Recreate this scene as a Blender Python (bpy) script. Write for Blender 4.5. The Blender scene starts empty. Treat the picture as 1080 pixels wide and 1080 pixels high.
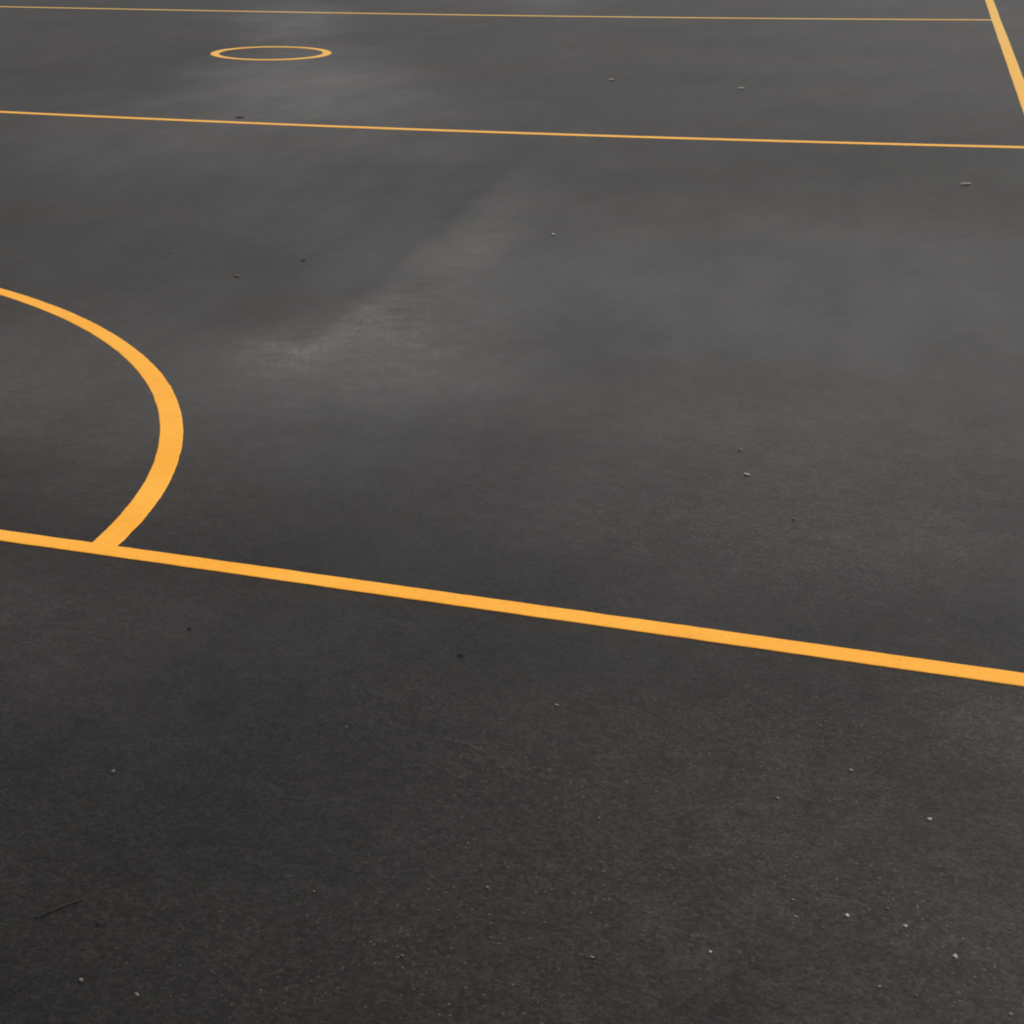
import bpy, bmesh, math, random
import numpy as np
from mathutils import Vector, Matrix, noise

random.seed(7)
scene = bpy.context.scene
COL = scene.collection
R = math.radians

# ------------------------------------------------------------------ camera (solved from the court's own markings)
CAM = (6.467373, -5.616545, 2.393876)
PITCH, YAW, ROLL = 0.414225, -0.445732, -0.029711
FPX, CX, CY, PX = 1880.983, 15.6327, 655.0275, 1080.0

# ------------------------------------------------------------------ the lie of the ground (a few centimetres, fitted to the lens's bowing of the lines)
_p1 = np.polyfit([-1.07, .84, 2.585, 3.957, 5.236, 6.362, 7.548], [0.0, -.0123, -.0173, -.0144, -.0043, .0083, .0217], 3)
_p2 = np.polyfit([-5.87, -4.3, -2.8, 0, 2.2, 4.26, 6.07, 7.56], [.0222, .0085, .0033, -.0102, -.0175, -.0149, -.0048, .002], 3)

def sstep(a, b, x):
    t = min(1, max(0, (x - a) / (b - a)))
    return t * t * (3 - 2 * t)

def gz(x, y):
    xc = min(8.2, max(-6.5, x)); x1 = max(-2.0, xc)
    z1 = float(np.polyval(_p1, x1)); z2 = float(np.polyval(_p2, xc))
    t = min(1, max(0, (y - 10.17) / 10.16))
    z = z1 * (1 - t) + z2 * t
    z *= sstep(3.2, 9.5, y) * (1 - sstep(26, 40, y)) * (1 - sstep(9, 16, x)) * (1 - sstep(8, 16, -x))
    return z

# ------------------------------------------------------------------ helpers
def tag(o, label=None, cat=None, group=None, kind=None):
    if label: o['label'] = label
    if cat: o['category'] = cat
    if group: o['group'] = group
    if kind: o['kind'] = kind
    return o

def link(name, bm, mats, smooth=False):
    me = bpy.data.meshes.new(name); bm.normal_update(); bm.to_mesh(me); bm.free()
    for m in (mats if isinstance(mats, (list, tuple)) else [mats]): me.materials.append(m)
    if smooth:
        for p in me.polygons: p.use_smooth = True
    o = bpy.data.objects.new(name, me); COL.objects.link(o)
    return o

class NT:
    def __init__(s, name):
        s.m = bpy.data.materials.new(name); s.m.use_nodes = True
        s.t = s.m.node_tree; s.t.nodes.clear()
        s.out = s.t.nodes.new('ShaderNodeOutputMaterial')
        s.b = s.t.nodes.new('ShaderNodeBsdfPrincipled')
        s.t.links.new(s.b.outputs[0], s.out.inputs[0])
        s.pos = s.t.nodes.new('ShaderNodeNewGeometry').outputs['Position']
    def put(s, sock, v):
        if isinstance(v, bpy.types.NodeSocket): s.t.links.new(v, sock)
        elif v is not None: sock.default_value = v
    def n(s, t, **k):
        nd = s.t.nodes.new(t)
        for a, b in k.items(): setattr(nd, a, b)
        return nd
    def math(s, op, a, b=None, clamp=False):
        nd = s.n('ShaderNodeMath', operation=op, use_clamp=clamp)
        s.put(nd.inputs[0], a); s.put(nd.inputs[1], b); return nd.outputs[0]
    def vm(s, op, a, b=None):
        nd = s.n('ShaderNodeVectorMath', operation=op)
        s.put(nd.inputs[0], a); s.put(nd.inputs[1], b)
        return nd.outputs['Value'] if op in ('LENGTH', 'DISTANCE') else nd.outputs[0]
    def noise(s, scale, detail=2, rough=.5, vec=None, color=False):
        nd = s.n('ShaderNodeTexNoise'); s.put(nd.inputs['Vector'], vec or s.pos)
        s.put(nd.inputs['Scale'], scale); s.put(nd.inputs['Detail'], detail); s.put(nd.inputs['Roughness'], rough)
        return nd.outputs['Color' if color else 'Fac']
    def voro(s, scale, vec=None, out='Distance'):
        nd = s.n('ShaderNodeTexVoronoi'); s.put(nd.inputs['Vector'], vec or s.pos); s.put(nd.inputs['Scale'], scale)
        return nd.outputs[out]
    def rng(s, v, a, b, c=0.0, d=1.0, smooth=True):
        nd = s.n('ShaderNodeMapRange', interpolation_type='SMOOTHSTEP' if smooth else 'LINEAR')
        s.put(nd.inputs[0], v)
        for i, q in enumerate((a, b, c, d)): s.put(nd.inputs[1 + i], q)
        return nd.outputs[0]
    def mix(s, f, a, b):
        nd = s.n('ShaderNodeMix', data_type='RGBA')
        s.put(nd.inputs[0], f)
        s.put(nd.inputs[6], a if not isinstance(a, tuple) else (*a, 1)); s.put(nd.inputs[7], b if not isinstance(b, tuple) else (*b, 1))
        return nd.outputs[2]
    def blob(s, vec, c, r, ang=0.0):
        """soft 0..1 patch at c with radii r, turned by ang"""
        mp = s.n('ShaderNodeMapping', vector_type='TEXTURE')
        s.put(mp.inputs['Vector'], vec)
        mp.inputs['Location'].default_value = (*c, 0); mp.inputs['Rotation'].default_value = (0, 0, ang)
        mp.inputs['Scale'].default_value = (*r, 1000)
        return s.rng(s.vm('LENGTH', mp.outputs[0]), 1.0, 0.0)
    def bump(s, h, strength, dist, nrm=None):
        nd = s.n('ShaderNodeBump'); nd.inputs['Strength'].default_value = strength; nd.inputs['Distance'].default_value = dist
        s.put(nd.inputs['Height'], h)
        if nrm: s.put(nd.inputs['Normal'], nrm)
        return nd.outputs[0]

# ------------------------------------------------------------------ asphalt
def asphalt():
    s = NT('asphalt')
    # warped court coordinates, so that no patch has a clean outline
    wv = s.vm('SUBTRACT', s.noise(.55, 4, .55, color=True), (.5, .5, .5))
    wp = s.vm('ADD', s.pos, s.vm('MULTIPLY', wv, (1.3, 2.2, 0)))
    wd = s.vm('ADD', s.pos, s.vm('MULTIPLY', wv, (.35, .7, 0)))
    sep = s.n('ShaderNodeSeparateXYZ'); s.put(sep.inputs[0], s.pos); X, Y = sep.outputs[0], sep.outputs[1]
    # --- gloss: 0 dry and rough .. 1 damp and closed surface
    g = s.math('MULTIPLY', s.noise(.35, 4, .6), .30)
    for c, r, a, k in GLOSS:
        g = s.math('ADD', g, s.math('MULTIPLY', s.blob(wp, c, r, a), k))
    # right side of the paving joint at x = 3.95 is sealed more tightly than its left side
    jx = s.math('ADD', X, s.math('MULTIPLY', s.math('SUBTRACT', s.noise(.9, 5, .65), .5), .22))
    lane = s.rng(jx, 3.84, 4.22, 0, 1)
    seamfade = s.math('MULTIPLY', s.rng(Y, 2.0, 3.2), s.rng(Y, 9.5, 6.5))
    g = s.math('ADD', g, s.math('MULTIPLY', s.math('MULTIPLY', lane, s.rng(X, 5.2, 4.0)), s.math('MULTIPLY', seamfade, .20)))
    streak = s.noise(1.0, 5, .6, vec=s.vm('MULTIPLY', s.pos, (2.2, .7, 1)))
    g = s.math('MULTIPLY', g, s.rng(streak, .2, .8, .70, 1.30))
    g = s.math('MINIMUM', s.math('MAXIMUM', g, 0.0), 1.4)
    # --- colour: bitumen with fine aggregate, sheen painted in pale, faint dust and browner worn areas
    big = s.noise(.8, 5, .6)
    col = s.mix(s.rng(big, .3, .7), (.0072, .0070, .0069), (.0116, .0110, .0106))
    warm = s.noise(.45, 3, .5, vec=s.vm('ADD', s.pos, (31, 7, 0)))
    col = s.mix(s.math('MULTIPLY', s.rng(warm, .45, .7), .6), col, (.0160, .0122, .0105))
    for c, r, a, k in WORN:
        m = s.math('MULTIPLY', s.blob(wp, c, r, a), s.rng(s.noise(3, 5, .65), .2, .7, .4, 1.0))
        col = s.mix(s.math('MULTIPLY', m, k), col, (.031, .0245, .0225))
    for c, r, a, k in SHEEN_DUST:
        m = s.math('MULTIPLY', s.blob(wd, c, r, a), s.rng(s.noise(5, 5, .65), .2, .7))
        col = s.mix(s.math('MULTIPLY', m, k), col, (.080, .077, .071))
    grain = s.noise(105, 4, .85)
    mid = s.noise(34, 4, .7)
    mott = s.noise(9, 5, .7)
    gain = s.rng(grain, .32, .68, .05, 2.1, smooth=False)
    gain = s.math('MULTIPLY', gain, s.rng(mid, .30, .70, .68, 1.34, smooth=False))
    gain = s.math('MULTIPLY', gain, s.rng(mott, .28, .72, .74, 1.26, smooth=False))
    chip = s.n('ShaderNodeSeparateColor'); s.put(chip.inputs[0], s.voro(78, out='Color'))
    gain = s.math('MULTIPLY', gain, s.rng(chip.outputs[2], 0, 1,   .60, 1.40, smooth=False))
    sc0 = s.n('ShaderNodeVectorMath', operation='SCALE'); s.put(sc0.inputs[0], col); s.put(sc0.inputs['Scale'], gain)
    col = sc0.outputs[0]
    # single light stones of the aggregate showing through the binder
    st = s.voro(95); sc = s.n('ShaderNodeSeparateColor'); s.put(sc.inputs[0], s.voro(95, out='Color'))
    stone = s.math('MULTIPLY', s.rng(st, .34, .22), s.math('GREATER_THAN', sc.outputs[0], .93))
    stone = s.math('MULTIPLY', stone, s.rng(s.noise(1.6, 4, .65), .36, .62))
    stone = s.math('MULTIPLY', stone, s.rng(X, 4.9, 6.0, .12, 1.0))
    col = s.mix(s.math('MULTIPLY', stone, .85), col, (.11, .104, .097))
    # hairline along the paving joints
    for xs, k in ((4.0, .24), (6.45, .10)):
        wob = s.math('ADD', X, s.math('MULTIPLY', s.math('SUBTRACT', s.noise(1.1, 4, .6), .5), .14))
        d = s.math('ABSOLUTE', s.math('SUBTRACT', wob, xs))
        line = s.math('MULTIPLY', s.rng(d, .13, .0), s.rng(s.noise(1.3, 3), .30, .56, .15, k))
        line = s.math('MULTIPLY', line, s.math('MULTIPLY', s.rng(Y, 2.6, 3.3), s.rng(Y, 13, 8)))
        g = s.math('MULTIPLY', g, s.math('SUBTRACT', 1.0, line))
        col = s.mix(line, col, (.004, .004, .004))
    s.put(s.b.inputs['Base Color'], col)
    s.put(s.b.inputs['Roughness'], s.rng(g, 0, 1.0, .46, .33, smooth=False))
    s.put(s.b.inputs['Specular IOR Level'], s.math('MULTIPLY', s.rng(g, 0, 1.0, .09, .50, smooth=False), s.rng(mott, .3, .7, .90, 1.11, smooth=False)))
    nb = s.bump(mid, .14, .004)
    nb = s.bump(grain, .6, .003, nb)
    s.put(s.b.inputs['Normal'], nb)
    return s.m

GLOSS = [  # centre, radii, angle, amount
    ((4.5, 3.0), (1.1, 1.5), 0.0, .26),
    ((5.2, 4.3), (5.0, 4.6), 0.0, .48),
    ((1.4, 9.5), (3.6, 5.4), 0.0, .34),
    ((3.2, 1.9), (2.2, 2.2), 0.0, .46),
    ((1.0, 13.2), (1.7, 4.8), .28, .62),
    ((-.8, 19.0), (1.2, 5.0), .28, .45),
    ((1.9, 22.5), (1.0, 3.0), .28, .25),
    ((6.3, 1.2), (2.2, 1.8), 0.0, .10),
    ((4.6, 2.1), (1.3, 1.1), 0.0, .24),
    ((4.2, -1.0), (1.0, 1.2), 0.0, .16),
]
SHEEN_DUST = [  # all but the last: sheen of the damp streak painted as pale colour
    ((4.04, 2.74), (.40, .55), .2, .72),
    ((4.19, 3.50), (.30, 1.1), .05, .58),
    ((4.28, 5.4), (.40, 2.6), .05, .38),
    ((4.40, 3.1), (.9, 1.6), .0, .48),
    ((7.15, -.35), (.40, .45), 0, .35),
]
WORN = [
    ((6.6, -1.3), (1.5, 1.7), 0, .60),
    ((6.4, 1.6), (2.0, 1.8), 0, .60),
    ((2.4, 1.6), (2.4, 2.4), 0, .60),
    ((4.2, -.9), (1.2, 1.4), 0, .30),
]

def paint():
    s = NT('orange_line_paint')
    a = s.noise(2.3, 4, .6); b = s.noise(60, 4, .7)
    col = s.mix(s.rng(a, .3, .7), (.92, .398, .036), (.94, .452, .060))
    col = s.mix(s.rng(b, .50, .25, 0, .40), col, (.72, .26, .016))
    col = s.mix(s.rng(s.noise(7, 5, .7), .52, .75, 0, .35), col, (.70, .33, .07))
    sc = s.n('ShaderNodeSeparateColor'); s.put(sc.inputs[0], s.voro(120, out='Color'))
    pit = s.math('MULTIPLY', s.math('GREATER_THAN', sc.outputs[1], .96), s.rng(s.voro(120), .40, .2, 0, .55))
    col = s.mix(pit, col, (.20, .085, .02))
    # colour pales with distance along the court: grazing sheen and blur painted in
    sep = s.n('ShaderNodeSeparateXYZ'); s.put(sep.inputs[0], s.pos)
    far = s.math('MULTIPLY', s.rng(sep.outputs[1], 3.5, 20, 0, 1, smooth=False), s.rng(s.noise(.9, 4, .7), .3, .7, .7, 1.1), True)
    col = s.mix(far, col, (.74, .46, .115))
    s.put(s.b.inputs['Base Color'], col)
    s.b.inputs['Roughness'].default_value = .55
    s.b.inputs['Specular IOR Level'].default_value = .12
    s.put(s.b.inputs['Normal'], s.bump(s.noise(150, 3, .7), .35, .002))
    return s.m

def plain(name, c1, c2, scale, rough=.7):
    s = NT(name)
    s.put(s.b.inputs['Base Color'], s.mix(s.rng(s.noise(scale, 4, .6), .3, .7), c1, c2))
    s.b.inputs['Roughness'].default_value = rough
    s.put(s.b.inputs['Normal'], s.bump(s.noise(scale * 2, 3, .6), .4, .001))
    return s.m

M_ASPH, M_PAINT = asphalt(), paint()
M_QUARTZ = plain('pale_quartz', (.28, .27, .255), (.46, .45, .43), 300, .55)
M_GREY = plain('grey_stone', (.10, .097, .09), (.18, .175, .165), 300)
M_RUST = plain('reddish_stone', (.20, .11, .08), (.30, .19, .15), 300)
M_LEAF = plain('bleached_leaf', (.32, .31, .28), (.46, .44, .40), 60)
M_RED = plain('brown_leaf', (.10, .05, .04), (.17, .085, .065), 60)
M_DARK = plain('black_leaf', (.006, .005, .005), (.012, .010, .009), 60)
M_BARK = plain('black_bark', (.004, .0035, .0035), (.009, .008, .007), 120, .8)

# ------------------------------------------------------------------ ground: one sheet to the horizon
def axis(lo, hi, step, far):
    a = list(np.arange(lo, hi + 1e-6, step)); d = step; x = hi; up = []
    while x < far: d *= 1.6; x += d; up.append(x)
    x = lo; d = step; dn = []
    while x > -far: d *= 1.6; x -= d; dn.append(x)
    return dn[::-1] + a + up
xs, ys = axis(-16, 16, .25, 2500), axis(-6, 40, .25, 2500)
bm = bmesh.new()
V = [[bm.verts.new((x, y, gz(x, y))) for y in ys] for x in xs]
for i in range(len(xs) - 1):
    for j in range(len(ys) - 1):
        bm.faces.new((V[i][j], V[i + 1][j], V[i + 1][j + 1], V[i][j + 1]))
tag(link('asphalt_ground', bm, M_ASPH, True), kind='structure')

# ------------------------------------------------------------------ painted lines: 100 mm wide films about 4 mm proud of the asphalt
W, T0 = .10, .003
def film(name, centre, label, cat='line marking', group=None, closed=False, seed=0, square=None, T=T0):
    """centre: list of (x, y); a film with a ragged hand-rolled edge follows it"""
    bm = bmesh.new(); n = len(centre); rows = []
    P = [Vector((*p, 0)) for p in centre]
    s = 0
    for i, p in enumerate(P):
        a = P[(i - 1) % n] if (closed or i) else p
        b = P[(i + 1) % n] if (closed or i < n - 1) else p
        t = (b - a).normalized(); nr = Vector((-t.y, t.x, 0))
        if i: s += (p - P[i - 1]).length
        row = []
        for sgn in (-1, 1):
            e = .0026 * noise.noise((s * 9, sgn * 5.1 + seed, 0)) + .0016 * noise.noise((s * 40, sgn * 3.3 + seed, 4))
            e += .003 * noise.noise((s * 1.1, sgn * 7.7 + seed, 2))
            if closed: e *= .5
            q = p + nr * sgn * (W / 2 + e)
            if square: q = square(i, q)
            row.append(q)
        L, Rr = row
        r = [(L, -.003), (L, T * .45), (L.lerp(Rr, .03), T), (L.lerp(Rr, .97), T), (Rr, T * .45), (Rr, -.003)]
        rows.append([bm.verts.new((q.x, q.y, gz(q.x, q.y) + z)) for q, z in r])
    m = n if closed else n - 1
    for i in range(m):
        a, b = rows[i], rows[(i + 1) % n]
        for k in range(5): bm.faces.new((a[k], a[k + 1], b[k + 1], b[k]))
    if not closed:
        bm.faces.new(rows[0]); bm.faces.new(rows[-1][::-1])
    bmesh.ops.recalc_face_normals(bm, faces=bm.faces)
    o = link(name, bm, M_PAINT); return tag(o, label, cat, group)

def seg(a, b, step=.04):
    n = max(2, int(math.hypot(b[0] - a[0], b[1] - a[1]) / step))
    return [(a[0] + (b[0] - a[0]) * i / n, a[1] + (b[1] - a[1]) * i / n) for i in range(n + 1)]

XS = 7.673
film('baseline', seg((-XS, 0), (XS + W / 2, 0)), 'nearest straight orange line, crossing the court where the curved line ends', seed=1)
film('sideline', seg((XS, .02), (XS, 30.5)), 'orange line running away from the viewer at the top right corner', seed=2, T=.0024)
GT = 'thin orange lines crossing the far court'
film('transverse_line', seg((-XS, 10.167), (XS - .03, 10.167)), 'thin orange line crossing the court just in front of the small painted circle', group=GT, seed=3, T=.0018)
film('transverse_line', seg((-XS, 20.33), (XS - .03, 20.33)), 'farthest thin pale orange line, behind the small painted circle', group=GT, seed=4, T=.0018)
n = 300
film('centre_circle', [(-.035 + .652 * math.cos(2 * math.pi * i / n), 15.40 + .655 * math.sin(2 * math.pi * i / n)) for i in range(n)],
     'small closed orange ring painted between the two far lines', 'circle marking', closed=True, seed=5)
AX, AY, AR = .165536, .053873, 3.96809
n = 900
arc = [(AX + AR * math.cos(a), AY + AR * math.sin(a)) for a in [math.pi * i / n for i in range(n + 1)]]
def sq(i, q):
    if i in (0, n): q = Vector((q.x, .02, 0))
    return q
film('goal_semicircle', arc, 'large curved orange line at the left edge meeting the nearest straight line', 'curved line', seed=6, square=sq, T=.0024)

# ------------------------------------------------------------------ small litter lying on the asphalt
def un(px, py):
    """ground point under a pixel of the photograph (used only to read positions off the photo)"""
    cp, sp, cy, sy = math.cos(PITCH), math.sin(PITCH), math.cos(YAW), math.sin(YAW)
    f = Vector((sy * cp, cy * cp, -sp)); rt = Vector((cy, -sy, 0)); up = rt.cross(f)
    c, s_ = math.cos(ROLL), math.sin(ROLL)
    r2 = c * rt + s_ * up; u2 = -s_ * rt + c * up
    d = f + r2 * ((px - CX) / FPX) - u2 * ((py - CY) / FPX)
    p = Vector(CAM); t = -p.z / d.z
    return p + d * t

def stone_mesh(seed, flat=.6):
    bm = bmesh.new(); bmesh.ops.create_icosphere(bm, subdivisions=2, radius=1)
    for v in bm.verts:
        k = 1 + .45 * noise.noise(v.co * 1.1 + Vector((seed * 3.1, seed, 0))) + .16 * noise.noise(v.co * 3 + Vector((0, seed, 9)))
        v.co *= k; v.co.z *= flat
        v.co.z = max(v.co.z, -.32)
    return bm
def pebble(px, py, size, mat, label, seed, flat=.6, stretch=1.3):
    p = un(px, py); o = link('pebble', stone_mesh(seed, flat), mat, False)
    size *= .85 if px < 1100 and py > 600 else .75
    o.scale = (size * stretch, size, size); o.rotation_euler = (0, 0, seed * 1.7)
    o.location = (p.x, p.y, gz(p.x, p.y) + .30 * size)
    tag(o, label, 'pebble', 'small pale stones scattered on the asphalt'); return o

def leaf(px, py, length, width, ang, mat, label, curl=.14, seed=0):
    p = un(px, py); bm = bmesh.new(); N, K = 14, 6; g = []
    for i in range(N + 1):
        t = i / N; w = width * .5 * (math.sin(math.pi * min(1, t ** .8 * .98 + .01)) ** .8) * (1 + .10 * noise.noise((t * 7, seed, 0))) + .0006
        row = []
        for k in range(-K // 2, K // 2 + 1):
            v = k / (K / 2)
            z = curl * length * (1 - (2 * t - 1) ** 2) * (1 - .7 * v * v) + .05 * width * (noise.noise((t * 4, v * 2, seed)) + .4)
            row.append(bm.verts.new(((t - .5) * length, v * w, z + .002)))
        g.append(row)
    for i in range(N):
        for k in range(K): bm.faces.new((g[i][k], g[i][k + 1], g[i + 1][k + 1], g[i + 1][k]))
    bmesh.ops.solidify(bm, geom=bm.faces[:], thickness=.0012)
    o = link('leaf', bm, mat, True); o.location = (p.x, p.y, gz(p.x, p.y) + .0015); o.rotation_euler = (0, 0, ang)
    return tag(o, label, 'leaf', 'fallen leaves on the asphalt')

PEB = [
 (893, 966, .0062, M_QUARTZ, 'left and duller of the three bright chips near the bottom right corner'),
 (955, 977, .0055, M_QUARTZ, 'middle one of the three bright chips near the bottom right corner'),
 (1007, 1009, .0066, M_QUARTZ, 'lowest and brightest of the three bright chips near the bottom right corner'),
 (980, 864, .0062, M_QUARTZ, 'upright pale chip above the bright trio, below the right end of the baseline'),
 (936, 958, .0034, M_GREY, 'dim grey grain just above the middle bright chip'),
 (836, 949, .0036, M_GREY, 'upper of two dim grains left of the bright trio'),
 (839, 967, .0040, M_GREY, 'lower of two dim grains left of the bright trio'),
 (749, 1004, .0042, M_QUARTZ, 'tiny white chip alone low in the picture, right of centre'),
 (624, 1010, .0046, M_GREY, 'dull grey stone alone low in the picture, just right of centre'),
 (1066, 1070, .0050, M_GREY, 'grey stone in the very bottom right corner'),
 (927, 1041, .0044, M_RUST, 'tan stone near the bottom edge, below the bright trio'),
 (966, 1050, .0035, M_GREY, 'small grey grain near the bottom edge, beside the tan stone'),
 (820, 842, .0048, M_GREY, 'lone grey stone midway between the baseline and the bottom, right of centre'),
 (897, 813, .0060, M_GREY, 'larger dull stone below the right half of the baseline'),
 (587, 744, .0060, M_RUST, 'reddish chip just below the middle of the baseline'),
 (365, 767, .0050, M_GREY, 'grey grain below the baseline, left of centre'),
 (631, 863, .0036, M_GREY, 'faint grain below the reddish chip, near picture centre'),
 (119, 814, .0066, M_GREY, 'rounded grey stone alone in the dark lower left'),
 (85, 1034, .0058, M_GREY, 'left one of two grey stones in the bottom left corner'),
 (144, 1049, .0056, M_GREY, 'right one of two grey stones in the bottom left corner'),
 (514, 936, .0046, M_GREY, 'dim grey stone low in the picture, left of centre'),
 (424, 1008, .0032, M_GREY, 'tiny dim grain near the bottom edge, left of centre'),
 (331, 940, .0034, M_GREY, 'tiny grain right of the dark twig, lower left'),
 (788, 501, .0115, M_QUARTZ, 'bright chip beyond the baseline, front one of a pair right of centre'),
 (781, 475, .0085, M_GREY, 'dim chip beyond the baseline, rear one of a pair right of centre'),
 (837, 548, .0070, M_GREY, 'dull stone beyond the baseline, right of and nearer than the bright pair'),
 (583, 247, .0130, M_QUARTZ, 'lone pale stone in the middle of the court, nearer than the front far line'),
 (180, 266, .0100, M_GREY, 'grey stone behind the curved line, left'),
]
for i, (x, y, sz, m, lb) in enumerate(PEB):
    pebble(x, y, sz, m, lb, i + 1, .55 + .3 * random.random(), 1 + .5 * random.random())

leaf(1018, 197, .085, .05, .5, M_LEAF, 'pale dry leaf at the right edge, in front of the thin far line', seed=1)
leaf(782, 93, .085, .05, .3, M_LEAF, 'right one of two pale leaves between the far lines', seed=2)
leaf(645, 83, .085, .05, .9, M_LEAF, 'left one of two pale leaves between the far lines', seed=3)
leaf(250, 291, .045, .032, .2, M_RUST, 'small pinkish tan leaf on the asphalt right of the curved line', seed=4)
leaf(320, 274, .040, .026, 1.2, M_RED, 'small dark reddish leaf beside the pinkish tan one', seed=5)
leaf(486, 692, .026, .014, .1, M_DARK, 'small black leaf just below the middle of the baseline', seed=6)
leaf(200, 664, .024, .012, 1.4, M_DARK, 'small black leaf below the left part of the baseline', seed=7)
leaf(105, 976, .020, .010, .4, M_DARK, 'small black leaf right of the dark twig', seed=8)
leaf(253, 122, .10, .07, .4, M_RED, 'dark reddish brown leaf lying against the thin far line, left', curl=.05, seed=9)

# dark twig in the lower left
def twig():
    a, b = un(37, 969), un(88, 948); n = 14
    bm = bmesh.new(); rings = []
    for i in range(n + 1):
        t = i / n; c = a.lerp(b, t)
        off = .002 * math.sin(t * 4.2) + .003 * noise.noise((t * 6, 1, 1))
        d = (b - a).normalized(); nr = Vector((-d.y, d.x, 0)); c += nr * off
        r = .0026 * (.35 + .65 * math.sin(math.pi * min(1, .1 + t * .85))) * (1 + .25 * noise.noise((t * 9, 3, 0)))
        z = gz(c.x, c.y) + r * .9
        rings.append([bm.verts.new((c.x + nr.x * r * math.cos(q), c.y + nr.y * r * math.cos(q), z + r * math.sin(q))) for q in [k * math.pi / 4 for k in range(8)]])
    for i in range(n):
        for k in range(8): bm.faces.new((rings[i][k], rings[i][(k + 1) % 8], rings[i + 1][(k + 1) % 8], rings[i + 1][k]))
    bm.faces.new(rings[0][::-1]); bm.faces.new(rings[-1])
    bmesh.ops.recalc_face_normals(bm, faces=bm.faces)
    tag(link('twig', bm, M_BARK, True), 'thin black twig lying on the dark asphalt, lower left', 'twig')
twig()

# ------------------------------------------------------------------ light: an overcast day
SUN_EL, SUN_AZ = R(48), R(55)       # azimuth measured from +Y towards +X
w = bpy.data.worlds.new('World'); scene.world = w; w.use_nodes = True
nt = w.node_tree; bg = nt.nodes['Background']
sky = nt.nodes.new('ShaderNodeTexSky'); sky.sky_type = 'NISHITA'; sky.sun_disc = False
sky.sun_elevation = SUN_EL; sky.sun_rotation = SUN_AZ; sky.air_density = 1.0; sky.dust_density = 4.0; sky.ozone_density = 1.0
hs = nt.nodes.new('ShaderNodeHueSaturation'); hs.inputs['Saturation'].default_value = .03
nt.links.new(sky.outputs[0], hs.inputs['Color']); tint = nt.nodes.new('ShaderNodeMix'); tint.data_type = 'RGBA'; tint.blend_type = 'MULTIPLY'; tint.inputs[0].default_value = 1
tint.inputs[7].default_value = (1, .98, .962, 1)      # the warm white of a thin cloud cover
nt.links.new(hs.outputs[0], tint.inputs[6]); nt.links.new(tint.outputs[2], bg.inputs[0])
bg.inputs[1].default_value = .12
sd = bpy.data.lights.new('sun', 'SUN'); sd.energy = 1.2; sd.angle = R(25); sd.color = (1, .95, .88)
so = bpy.data.objects.new('sun', sd); COL.objects.link(so)
dirv = Vector((math.sin(SUN_AZ) * math.cos(SUN_EL), math.cos(SUN_AZ) * math.cos(SUN_EL), math.sin(SUN_EL)))
so.rotation_euler = (-dirv).to_track_quat('-Z', 'Y').to_euler(); so.location = dirv * 60

# ------------------------------------------------------------------ camera
cd = bpy.data.cameras.new('camera'); co = bpy.data.objects.new('camera', cd); COL.objects.link(co)
cp, sp, cy, sy = math.cos(PITCH), math.sin(PITCH), math.cos(YAW), math.sin(YAW)
f = Vector((sy * cp, cy * cp, -sp)); rt = Vector((cy, -sy, 0)); up = rt.cross(f)
c_, s_ = math.cos(ROLL), math.sin(ROLL)
rx = c_ * rt + s_ * up; uy = -s_ * rt + c_ * up
m = Matrix((rx, uy, -f)).transposed().to_4x4(); m.translation = Vector(CAM)
co.matrix_world = m
cd.sensor_fit = 'HORIZONTAL'; cd.sensor_width = 36; cd.lens = FPX / PX * 36
cd.shift_x = (PX / 2 - CX) / PX; cd.shift_y = (CY - PX / 2) / PX
cd.clip_start = .05; cd.clip_end = 8000
scene.camera = co
scene.view_settings.view_transform = 'Standard'; scene.view_settings.look = 'None'
scene.view_settings.exposure = 0.12; scene.view_settings.gamma = 1.0
scene.cycles.filter_width = 2.0      # the soft focus of a phone picture
scene.render.resolution_x = 1024; scene.render.resolution_y = 1024
